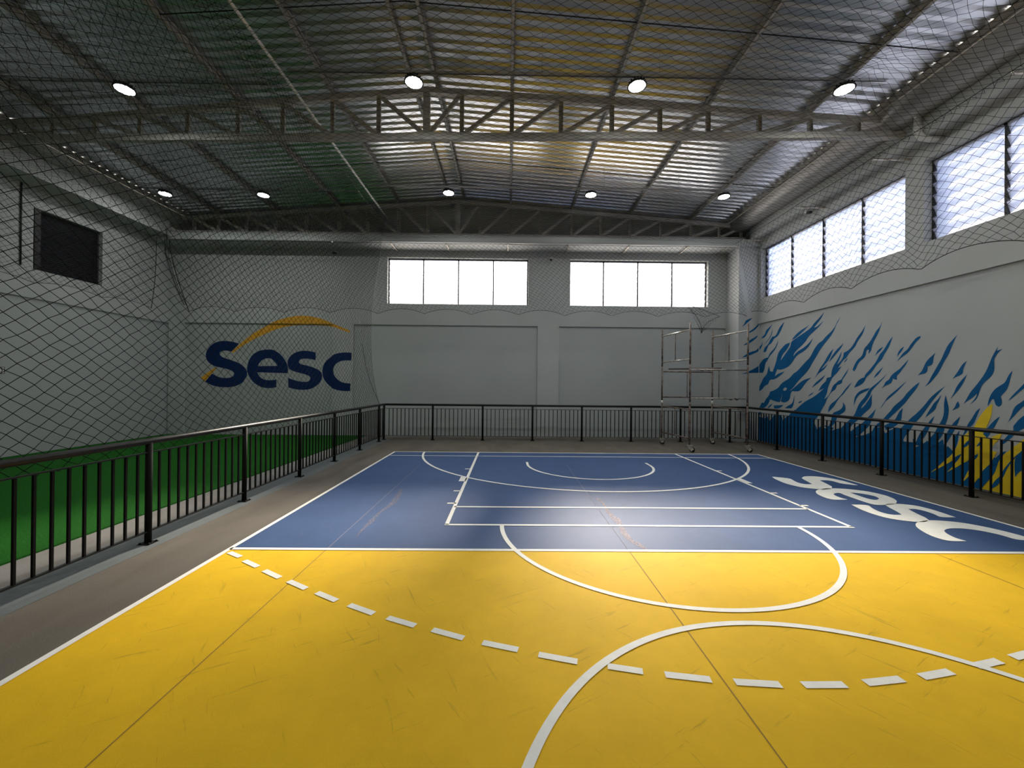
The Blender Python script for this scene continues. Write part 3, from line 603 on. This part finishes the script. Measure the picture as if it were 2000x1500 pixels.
def truss(label, Y0, rot, zb, zr, sl):
    t = thing('roof_truss', label, 'truss', (RIDGE_X, Y0-rot*RIDGE_X, zb), 'steel roof trusses')
    P = lambda x, z: Vector((x, Y0-rot*x, z)); top = lambda x: zr-sl*abs(x-RIDGE_X)
    mb = MB(); mb.beam(P(-10.28, zb), P(7.38, zb), 0.09, 0.12); part('bottom_chord', mb, MT['steel'], t)
    part('top_chord', MB().beam(P(RIDGE_X, zr), P(7.38, top(7.38)), 0.09, 0.11), MT['steel'], t)
    part('top_chord', MB().beam(P(RIDGE_X, zr), P(-10.28, top(-10.28)), 0.09, 0.11), MT['steel'], t)
    part('king_post', MB().beam(P(RIDGE_X, zb+0.05), P(RIDGE_X, zr), 0.13, 0.07, (0,1,0)), MT['steel'], t)
    for NN in (NR, NL):
        prev = RIDGE_X
        for i, x in enumerate(NN):
            mb = MB(); a, b = P(x, zb+0.05), P(x, top(x)-0.04); wd = 0.08
            for dx in (-wd/2+0.003, wd/2-0.003): mb.beam(a+Vector((dx,0,0)), b+Vector((dx,0,0)), 0.006, 0.05, (0,1,0))
            mb.beam(a+Vector((0,0.02,0)), b+Vector((0,0.02,0)), wd, 0.006, (0,1,0))
            part('web_post', mb, MT['steel'], t)
            part('web_diagonal', MB().beam(P(prev+(0.05 if x > prev else -0.05), zb+0.06), P(x+(-0.05 if x > prev else 0.05), top(x)-0.06), 0.045, 0.075), MT['steel'], t)
            prev = x
truss('long grey steel truss spanning the hall in front, nearer the camera', 7.57, 0.030, 6.46, 7.36, 0.074)
truss('far grey steel truss standing on the beam at the back wall', 12.30, 0.0, 6.32, 7.38, 0.074)
for y, lb in ((5.95, 'thin dark sag rod crossing the purlins in front of the near truss'), (10.1, 'thin dark sag rod crossing the purlins beyond the near truss')):
    mb = MB().tube([(-5.3, y, roofz(-5.3)-0.09), (RIDGE_X, y, RIDGE_Z-0.09), (6.84, y, roofz(6.84)-0.09)], 0.010, 6)
    tag(link('sag_rod', mb.mesh('sag_rod', MT['frame'])), lb, 'rod', 'sag rods')
# --- cable rails with lamps
def rail(label, x0, x1, y, z):
    t = thing('lamp_rail', label, 'cable tray', (x0, y, z), 'perforated lamp rails')
    mb = MB(); a = 0.019
    mb.box(x0, x1, y-a, y+a, z+a-0.002, z+a); mb.box(x0, x1, y-a, y-a+0.002, z-a, z+a); mb.box(x0, x1, y+a-0.002, y+a, z-a, z+a)
    part('channel', mb, MT['galv'], t)
    x = x0+0.3
    while x < x1:
        part('hanger_rod', MB().tube([(x, y, z+a), (x, y, roofz(x)-0.01)], 0.004, 5), MT['galv'], t); x += 1.9
rail('pale perforated lamp rail in front of the near truss, right of the net pipe', -3.6, 6.12, 6.36, 6.72)
rail('pale perforated lamp rail in front of the near truss, left of the net pipe', -9.4, -4.02, 6.62, 6.70)
rail('pale perforated lamp rail beyond the near truss, right of the net pipe', -3.6, 6.7, 10.02, 6.72)
rail('pale perforated lamp rail beyond the near truss, left of the net pipe', -9.3, -4.02, 10.28, 6.70)
def lamp_meshes():
    body = MB().lathe([(0.03, 0.11), (0.05, 0.105), (0.06, 0.06), (0.13, 0.045), (0.15, 0.02), (0.155, 0.0)], n=28)
    for k in range(14):
        t = 2*math.pi*k/14; c, s = math.cos(t), math.sin(t)
        body.beam((0.05*c, 0.05*s, 0.07), (0.135*c, 0.135*s, 0.055), 0.006, 0.035)
    lens = MB().lathe([(0.0, -0.004), (0.08, -0.004), (0.13, 0.0), (0.148, 0.006)], n=28)
    hook = MB().tube([(0, 0, 0.10), (0, 0, 0.125), (0.012, 0, 0.135), (0, 0, 0.15)], 0.004, 6)
    return body.mesh('housing', MT['frame'], True), lens.mesh('lens', MT['lens'], True), hook.mesh('hook', MT['galv'])
LM = lamp_meshes()
rows = [('front', [(-6.43, 6.62), (-1.565, 6.36), (2.04, 6.36), (5.42, 6.36)]), ('back', [(-8.92, 10.28), (-6.39, 10.28), (-1.56, 10.02), (2.06, 10.02), (5.46, 10.02)])]
rows += [('overhead', [(-6.43, 2.7), (-1.565, 2.7), (2.04, 2.7), (5.42, 2.7)])]  # unseen lamp row added to brighten the near floor
for rn, L in rows:
    nm = ['leftmost', 'second', 'third', 'fourth', 'fifth']
    where = {'front': 'row before the near truss', 'back': 'row beyond the near truss', 'overhead': 'unseen added row overhead', 'rear': 'row behind the viewer, out of frame'}[rn]
    for i, (x, y) in enumerate(L):
        w_ = nm[i] if i < len(L)-1 else 'rightmost'
        z = 6.55
        t = thing('high_bay_lamp', ('lit round ceiling lamp, %s from the left in the %s' if w_ not in ('leftmost', 'rightmost') else 'lit round ceiling lamp, %s in the %s') % (w_, where), 'lamp', (x, y, z), 'round high bay lamps')
        put('housing', LM[0], t, (x, y, z)); put('lens', LM[1], t, (x, y, z)); put('hook', LM[2], t, (x, y, z))
t = link('net_pipe', MB().tube([(-3.77, 0.5, 6.79), (-3.77, 12.75, 6.79)], 0.026, 8).mesh('net_pipe', MT['pipe'], True))
tag(t, 'long pale pipe under the roof holding the dividing net over the left railing', 'pipe')
# --- downpipe at the right end of the near truss
mb = MB().tube([(7.28, 6.98, 6.58), (7.28, 6.98, 6.33), (7.30, 6.98, 6.25), (7.36, 6.98, 6.19), (7.46, 6.98, 6.17), (7.72, 6.98, 6.17)], 0.055, 14)
t = thing('downpipe', 'white plastic downpipe elbow where the near truss meets the right wall', 'pipe', (7.28, 6.98, 6.6))
part('pipe', mb, MT['pvc'], t, True); part('collar', MB().lathe([(0.066, -0.02), (0.066, 0.06)], (7.28, 6.98, 6.33), 14), MT['pvc'], t, True)
# --- net brackets
def bracket(p, q, label, grp):
    t = thing('net_bracket', label, 'bracket', p, grp)
    part('arm', MB().beam(p, q, 0.03, 0.03), MT['bright'], t)
    v = (Vector(p)-Vector(q)).normalized()
    part('brace', MB().beam(Vector(p)+Vector((0,0,0.16)), Vector(p)-v*0.3, 0.015, 0.02), MT['steel'], t)
    part('tip_ring', MB().tube([Vector(q)+Vector((0.02*math.cos(a), 0, 0.02*math.sin(a)-0.03)) for a in np.linspace(0, 6.28, 9)], 0.004, 5), MT['bright'], t)
BX = [-9.2, -7.3, -5.4, -3.62, -1.93, -0.05, 1.83, 3.67, 5.5, 6.75]
for i, x in enumerate(BX):
    bracket((x, 12.8, 6.0), (x, 12.05, 6.0), 'pale net bracket under the back beam, %s from the left' % ['first','second','third','fourth','fifth','sixth','seventh','eighth','ninth','tenth'][i], 'net brackets on the back wall')
for i, y in enumerate((11.75, 9.55, 7.5, 5.4)):
    bracket((7.70, y, 6.10), (6.95, y, 6.10), 'pale net bracket on the right wall, %s from the back' % ORD[i], 'net brackets on the right wall')
for nm_, loc, lab in (('back', (1.36, 12.80, 5.80), 'small dark security camera between the two back windows'), ('left', (-5.6, 12.80, 5.93), 'small dark security camera high above the wall logo'), ('right', (7.55, 9.95, 6.16), 'small dark security camera under the right beam above the louvre windows')):
    t = thing('security_camera', lab, 'camera', loc, 'security cameras')
    x, y, z = loc
    part('mount', MB().box(x-0.03, x+0.03, y-0.03, y+0.06, z-0.01, z+0.05), MT['plastic'], t)
    part('barrel', MB().tube([(x, y-0.02, z-0.03), (x-0.03, y-0.16, z-0.07)], 0.035, 10), MT['frame'], t, True)
part_ = link('wall_conduit', MB().tube([(XL+0.02, 8.95, 4.29), (XL+0.02, 8.95, 6.14)], 0.016, 8).mesh('wall_conduit', MT['frame'], True))
tag(part_, 'dark vertical conduit on the left wall beside the shuttered window', 'conduit')
t = thing('wall_sign', 'small black framed white sign on left wall at picture edge', 'sign', (XL-0.05, 8.6, 1.92))
part('plate', MB().box(XL-0.05, XL-0.035, 8.46, 8.74, 1.84, 1.99), MT['frame'], t)
part('face', MB().box(XL-0.036, XL-0.030, 8.47, 8.725, 1.853, 1.977), MT['plastic'], t)
mb = MB()
for y0 in (8.50, 8.585, 8.665):
    mb.beam((XL-0.029, y0, 1.96), (XL-0.029, y0+0.035, 1.915), 0.004, 0.014); mb.beam((XL-0.029, y0+0.035, 1.915), (XL-0.029, y0, 1.87), 0.004, 0.014)
part('pictogram', mb, MT['frame'], t)
# ================================================================== RAILINGS
ZT, ZM, ZB = 1.072, 0.955, 0.127
def railing(label, p0, p1, posts, nb, ends=True):
    """p0->p1 along x or y; posts: positions along the run; nb: bars per bay"""
    p0, p1 = Vector(p0), Vector(p1); L = (p1-p0).length; d = (p1-p0)/L
    t = thing('railing', label, 'railing', p0, 'black steel railings around the court')
    at = lambda s, z=0: p0+d*s+Vector((0, 0, z))
    part('top_rail', MB().tube([at(0, ZT), at(L, ZT)], 0.033, 14), MT['black'], t, True)
    post = MB().tube([(0,0,0.0), (0,0,ZT)], 0.031, 12).mesh('post', MT['matte'], True)
    plate = MB().box(-0.06, 0.06, -0.06, 0.06, 0.001, 0.009)
    for a in (-1, 1):
        for b in (-1, 1): plate.lathe([(0.011, 0), (0.011, 0.010), (0.005, 0.014)], (a*0.045, b*0.045, 0.008), 6)
    plate = plate.mesh('base_plate', MT['matte'])
    bar = MB().box(-0.0095, 0.0095, -0.0095, 0.0095, ZB, ZM).mesh('baluster', MT['matte'])
    for s in (posts if ends else posts[1:-1]):
        po = put('post', post, t, at(s)); put('base_plate', plate, po, at(s))
    for s0, s1 in zip(posts, posts[1:]):
        part('mid_rail', MB().beam(at(s0, ZM), at(s1, ZM), 0.028, 0.012), MT['black'], t)
        part('bottom_rail', MB().beam(at(s0, ZB), at(s1, ZB), 0.028, 0.012), MT['black'], t)
        n = nb if s1-s0 > 1 else max(1, round((s1-s0)/0.14)-1)
        for k in range(n): put('baluster', bar, t, at(s0+(s1-s0)*(k+1)/(n+1)))
railing('black railing on the left side, between the court and the green turf', (-3.77, -1.85, 0), (-3.77, 12.05, 0), [0.0, 1.53, 3.03, 4.53, 6.04, 7.55, 9.05, 10.48, 11.95, 13.44, 13.9], 11)
railing('black railing along the back, in front of the grey back wall', (-3.735, 12.05, 0), (7.295, 12.05, 0), [0.0, 1.445, 2.965, 4.485, 5.995, 7.505, 9.025, 10.545, 11.03], 11, False)
railing('black railing on the right side, in front of the flame mural', (7.33, 12.05, 0), (7.33, -1.4, 0), [0.0, 1.37, 2.92, 4.38, 5.88, 7.38, 8.88, 10.4, 11.9, 13.45], 11)
# ================================================================== SCAFFOLD
LEG = {'FL': Vector((4.715, 10.2, 0)), 'RL': Vector((4.535, 11.6, 0)), 'RR': Vector((6.055, 11.66, 0)), 'FR': Vector((6.25, 10.25, 0))}
sc = thing('scaffold_tower', 'rusty tubular scaffold tower on casters in the back right corner', 'scaffold', LEG['FL'])
def V3(p, z): return Vector((p.x, p.y, z))
def sframe(a, b, z0, z1, za, zc, rails_mat, stub=0.0):
    A, B = LEG[a], LEG[b]
    fr = part('scaffold_frame', MB().tube([V3(A, za), V3(B, za)], 0.019, 10), rails_mat, sc, True)
    part('crossbar', MB().tube([V3(A, zc), V3(B, zc)], 0.019, 10), rails_mat, fr, True)
    for P in (A, B): part('upright', MB().tube([V3(P, z0), V3(P, z1)], 0.023, 10), MT['rust'], fr, True)
    M_ = (A+B)/2; part('strut', MB().tube([V3(M_, za), V3(M_, zc)], 0.012, 8), MT['rust'], fr, True)
sframe('RL', 'FL', 0.17, 1.25, 0.354, 1.11, MT['rust']); sframe('RR', 'FR', 0.17, 1.25, 0.354, 1.11, MT['rust'])
sframe('FL', 'FR', 1.25, 2.28, 1.40, 2.145, MT['bright']); sframe('RL', 'RR', 1.25, 2.28, 1.385, 2.135, MT['rust'])
sframe('RL', 'FL', 2.28, 3.36, 2.41, 3.175, MT['bright']); sframe('RR', 'FR', 2.28, 3.36, 2.41, 3.175, MT['bright'])
for k in ('FL', 'RL', 'RR', 'FR'):
    P = LEG[k]
    part('joint_sleeve', MB().tube([V3(P, 1.20), V3(P, 1.29)], 0.027, 10), MT['tape'] if k in ('RL', 'RR') else MT['rust'], sc, True)
    off = Vector((0.055, -0.03, 0)) if k in ('FL', 'FR') else Vector((0.01, -0.03, 0))
    mb = MB().box(P.x-0.055, P.x+0.065, P.y-0.05, P.y+0.05, 0.165, 0.178)
    c = P+off
    for s in (-1, 1): mb.beam((P.x+s*0.03, P.y+s*0.028, 0.17), (c.x, c.y+s*0.03, 0.055), 0.085, 0.008, (0,1,0))
    mb.tube([V3(P, 0.17), V3(P, 0.25)], 0.016, 8)
    fk = part('caster', mb, MT['caster'], sc)
    wh = MB(); ang = np.linspace(0, 2*math.pi, 21)[:-1]
    wh.tube([(c.x, c.y-0.02, 0.065), (c.x, c.y+0.02, 0.065)], 0.064, 18); part('wheel', wh, MT['rubber'], fk, True)
    part('brake_lever', MB().beam((c.x+0.02, c.y-0.03, 0.14), (c.x+0.10, c.y-0.05, 0.125), 0.03, 0.006), MT['caster'], fk)
pl = link('scaffold_plank', MB().beam((4.72, 10.9, 2.195), (6.05, 10.62, 2.185), 0.20, 0.032).mesh('scaffold_plank', MT['wood']))
mb = MB().beam((4.50, 11.02, 2.185), (5.62, 10.35, 2.185), 0.16, 0.03)
pl.data = mb.mesh('scaffold_plank', MT['wood']); tag(pl, 'dark wooden plank lying across the middle of the scaffold tower', 'plank')
tie = MB().tube([(4.95+0.05*i, 10.235+0.022*math.sin(i*2.1), 2.145+0.028*math.cos(i*1.7)) for i in range(8)], 0.016, 6)
part('tied_cloth', tie, MT['wood'], sc, True)
part('tied_cloth', MB().tube([(5.72+0.04*i, 10.235+0.02*math.sin(i*2.3), 1.385+0.022*math.cos(i*1.5)) for i in range(8)], 0.015, 6), MT['wood'], sc, True)
# ================================================================== NETS (diamond mesh of real twine)
def net_mesh(name, Pf, U, V, du, dv, rad, keep=None, wob=0.006):
    """Pf(u,v)->xyz arrays; diamonds with half diagonals du,dv; every strand a three-sided tube"""
    nu, nv = int(round(U/du)), int(round(V/dv))
    I, J = np.meshgrid(np.arange(nu+1), np.arange(nv+1), indexing='ij')
    u, v = I*(U/nu), J*(V/nv)
    X = np.stack(Pf(u, v), -1)+rng.normal(0, wob, (nu+1, nv+1, 3))
    ok = ((I+J) % 2 == 0)
    if keep is not None: ok &= keep(u, v)
    E = []
    for dj in (1, -1):
        i, j = np.nonzero(ok[:-1, :]); jj = j+dj
        g = (jj >= 0) & (jj <= nv); i, j, jj = i[g], j[g], jj[g]
        g = ok[i+1, jj]; i, j, jj = i[g], j[g], jj[g]
        E.append((X[i, j], X[i+1, jj]))
    A = np.concatenate([e[0] for e in E]); B = np.concatenate([e[1] for e in E]); n = len(A)
    d = B-A; d /= np.linalg.norm(d, axis=1)[:, None]+1e-9
    ref = np.tile(np.array([[0.31, 0.52, 0.79]]), (n, 1)); a = np.cross(d, ref); a /= np.linalg.norm(a, axis=1)[:, None]; b = np.cross(d, a)
    vs = np.empty((n, 6, 3))
    for k in range(3):
        t = 2*math.pi*k/3; off = (a*math.cos(t)+b*math.sin(t))*rad
        vs[:, k] = A+off; vs[:, 3+k] = B+off
    base = (np.arange(n)*6)[:, None, None]
    q = np.array([[0,1,4,3], [1,2,5,4], [2,0,3,5]])[None]+base
    me = bpy.data.meshes.new(name)
    me.vertices.add(n*6); me.vertices.foreach_set('co', vs.reshape(-1).astype(np.float32))
    me.loops.add(n*12); me.loops.foreach_set('vertex_index', q.reshape(-1).astype(np.int32))
    me.polygons.add(n*3); me.polygons.foreach_set('loop_start', np.arange(0, n*12, 4, dtype=np.int32)); me.polygons.foreach_set('loop_total', np.full(n*3, 4, dtype=np.int32))
    me.materials.append(MT['net']); me.update(calc_edges=True)
    return me
def net(label, *a, **k):
    o = link('safety_net', net_mesh('safety_net', *a, **k)); tag(o, label, 'net'); return o
sm = lambda t: t*t*(3-2*t)
# dividing net above the left railing
Y0d = 0.6
def Pdiv(u, v):
    z = 0.93+v*(6.75-0.93)/5.82
    s = np.clip((z-1.1)/5.0, 0, 1)
    yend = 11.95-0.66*np.sin(np.pi*np.clip(s, 0, 1)**0.75)+0.35*np.clip((z-6.0)/0.75, 0, 1)
    f = u/11.3
    y = Y0d+f*(yend-Y0d)
    x = -3.87+0.05*np.sin(y*1.3+z*0.8)*np.clip((6.7-z)/2, 0, 1)*np.clip((z-1.0)/1.0, 0, 1)
    sag = 0.02*np.sin(y*9)*np.clip((1.7-z)/0.8, 0, 1)
    return x, y, z+sag
dn = net('dark diamond dividing net hanging from the pipe to the left railing', Pdiv, 11.3, 5.82, 0.0785, 0.0565, 0.0030, wob=0.004)
def rope(pts, r, name='border_rope', parent=None, M='rope'): return part(name, MB().tube(pts, r, 6), MT[M], parent, True)
vv = np.linspace(0, 5.82, 40); rope([tuple(np.array(Pdiv(np.array(11.3), np.array(v))).reshape(3)) for v in vv], 0.006, parent=dn, M='pale_rope')
# second, gathered edge low at the far end
rope([(-3.87, 10.45, 2.75), (-3.87, 10.75, 2.2), (-3.87, 11.1, 1.75), (-3.87, 11.5, 1.4), (-3.87, 11.9, 1.1)], 0.005, parent=dn)
cab = [onX(q, -3.93) for q in ((440, 75), (465, 102), (515, 155), (575, 222), (630, 277), (675, 337), (710, 387), (747, 430), (765, 446))]
rope([tuple(q) for q in cab], 0.007, 'slack_cord', dn, 'pale_rope')
# ceiling nets
TIES = [(5.15, 4.0), (5.2, 5.5), (5.27, 6.8), (5.0, 8.46), (5.1, 10.1)]
def Pceil(u, v):
    x = -3.74+u; y = 0.2+v
    z = 6.05+0.10*np.sin(x*0.9+1)*np.sin(y*0.8)+0.10*np.exp(-((x-1.5)/3)**2)-0.05*np.clip(x-5.5, 0, 2)
    for tx, ty in TIES:
        r2 = (x-tx)**2+(y-ty)**2; k = np.exp(-r2/0.16)
        x = x+(tx-x)*0.45*k; y = y+(ty-y)*0.45*k; z = z+0.16*np.exp(-r2/0.25)
    return x, y, z
cn = net('dark diamond net stretched under the roof over the court', Pceil, 10.5, 11.65, 0.098, 0.053, 0.0022, wob=0.006)
def Pceil2(u, v):
    x = -10.22+u; y = 0.2+v
    z = 6.0+0.12*np.sin(x*1.1)*np.sin(y*0.9+1)+0.05*np.sin(x*3.1+y*2.2)
    return x, y, z
cn2 = net('dark diamond net stretched under the roof over the green turf', Pceil2, 6.17, 11.65, 0.075, 0.066, 0.0023, wob=0.010)
# side nets with scalloped lower edges
def scal(s, per, ph): return np.abs(np.sin(np.pi*(s-ph)/per))**0.8
def Pright(u, v):
    y = 12.0-u; f = v/2.2
    zb = 3.84+0.17*scal(y, 1.42, 11.3)
    z = 6.07+(zb-6.07)*f
    x = 6.88+(7.42-6.88)*f**0.7+0.02*np.sin(y*3.3+z*2)
    return x, y, z
rn_ = net('dark net hanging along the right wall across the louvre windows', Pright, 11.0, 2.2, 0.088, 0.066, 0.0030, wob=0.006)
rope([tuple(float(c) for c in Pright(np.array(u), np.array(2.2))) for u in np.linspace(0, 11.0, 160)], 0.007, parent=rn_)
rope([tuple(float(c) for c in Pright(np.array(u), np.array(0.0))) for u in np.linspace(0, 11.0, 30)], 0.006, parent=rn_)
def Pback(u, v):
    f = v/2.2; s = u/17.0
    xl = -10.25+(-9.72+10.25)*f**1.6
    x = xl+(6.92+0.40*f-xl)*(s**(1.0+0.10*(1-f)))
    zb = 3.83+0.16*scal(x, 1.43, -9.72)
    z = 5.97+(zb-5.97)*f
    y = 11.98+0.08*f+0.03*np.sin(x*2.1+z)
    return x, y, z
bn = net('dark net hanging along the back wall across the two bright windows', Pback, 17.0, 2.2, 0.072, 0.066, 0.0030, wob=0.006)
rope([tuple(float(c) for c in Pback(np.array(u), np.array(2.2))) for u in np.linspace(0, 17.0, 220)], 0.006, parent=bn)
rope([tuple(float(c) for c in Pback(np.array(u), np.array(0.0))) for u in np.linspace(0, 17.0, 30)], 0.006, parent=bn)
rope([tuple(float(c) for c in Pback(np.array(0.0), np.array(v))) for v in np.linspace(0, 2.2, 20)], 0.012, parent=bn)
def Pleft(u, v):
    f = v/2.2; y = 11.75-u
    zb = 3.86+0.10*scal(y, 1.45, 11.75)
    z = 5.95+(zb-5.95)*f
    x = -10.40-0.15*f+0.03*np.sin(y*2+z*2)
    return x, y-0.12*(1-f)*0, z
ln = net('dark net hanging along the left wall in front of the shuttered window', Pleft, 10.5, 2.2, 0.075, 0.066, 0.0030, wob=0.006)
rope([tuple(float(c) for c in Pleft(np.array(u), np.array(2.2))) for u in np.linspace(0, 10.5, 160)], 0.006, parent=ln)
rope([tuple(float(c) for c in Pleft(np.array(0.0), np.array(v))) for v in np.linspace(0, 2.2, 12)], 0.008, parent=ln)
# gathered bundle in the back left corner, loose corner above the scaffold
t = thing('net_bundle', 'dark gathered bundle of netting hanging in the back left corner', 'net', (-10.3, 11.95, 5.4))
for k in range(5):
    a = k*1.26; pts = [(-10.3+0.07*math.cos(a+z*2.2), 11.93+0.06*math.sin(a*1.3+z*1.7), z) for z in np.linspace(6.3, 5.55, 9)]
    pts += [(-10.28+0.55*q**1.4+0.04*math.cos(a), 11.95+0.03*math.sin(a), 5.55-1.55*q) for q in np.linspace(0.1, 1, 8)]
    part('strand', MB().tube(pts, 0.006, 5), MT['rope'], t, True)
def Pbag(u, v):
    f = v/0.9; w_ = 0.42*(1-f)+0.06
    A, B, Cc = np.array((5.42, 12.0, 4.2)), np.array((6.45, 12.0, 3.85)), np.array((5.85, 11.92, 3.33))
    s = u/0.9
    P = [(A[i]+(B[i]-A[i])*s)*(1-f)+Cc[i]*f for i in range(3)]
    return P[0], P[1]-0.08*np.sin(np.pi*s)*(1-f), P[2]
bg_ = net('small loose corner of netting sagging above the scaffold tower', Pbag, 0.9, 0.9, 0.055, 0.055, 0.0023, wob=0.012)
for p, q in (((0, 0), (0.9, 0)), ((0, 0), (0.45, 0.9)), ((0.9, 0), (0.45, 0.9))):
    rope([tuple(float(c) for c in Pbag(np.array(p[0]+(q[0]-p[0])*s), np.array(p[1]+(q[1]-p[1])*s))) for s in np.linspace(0, 1, 8)], 0.006, parent=bg_)
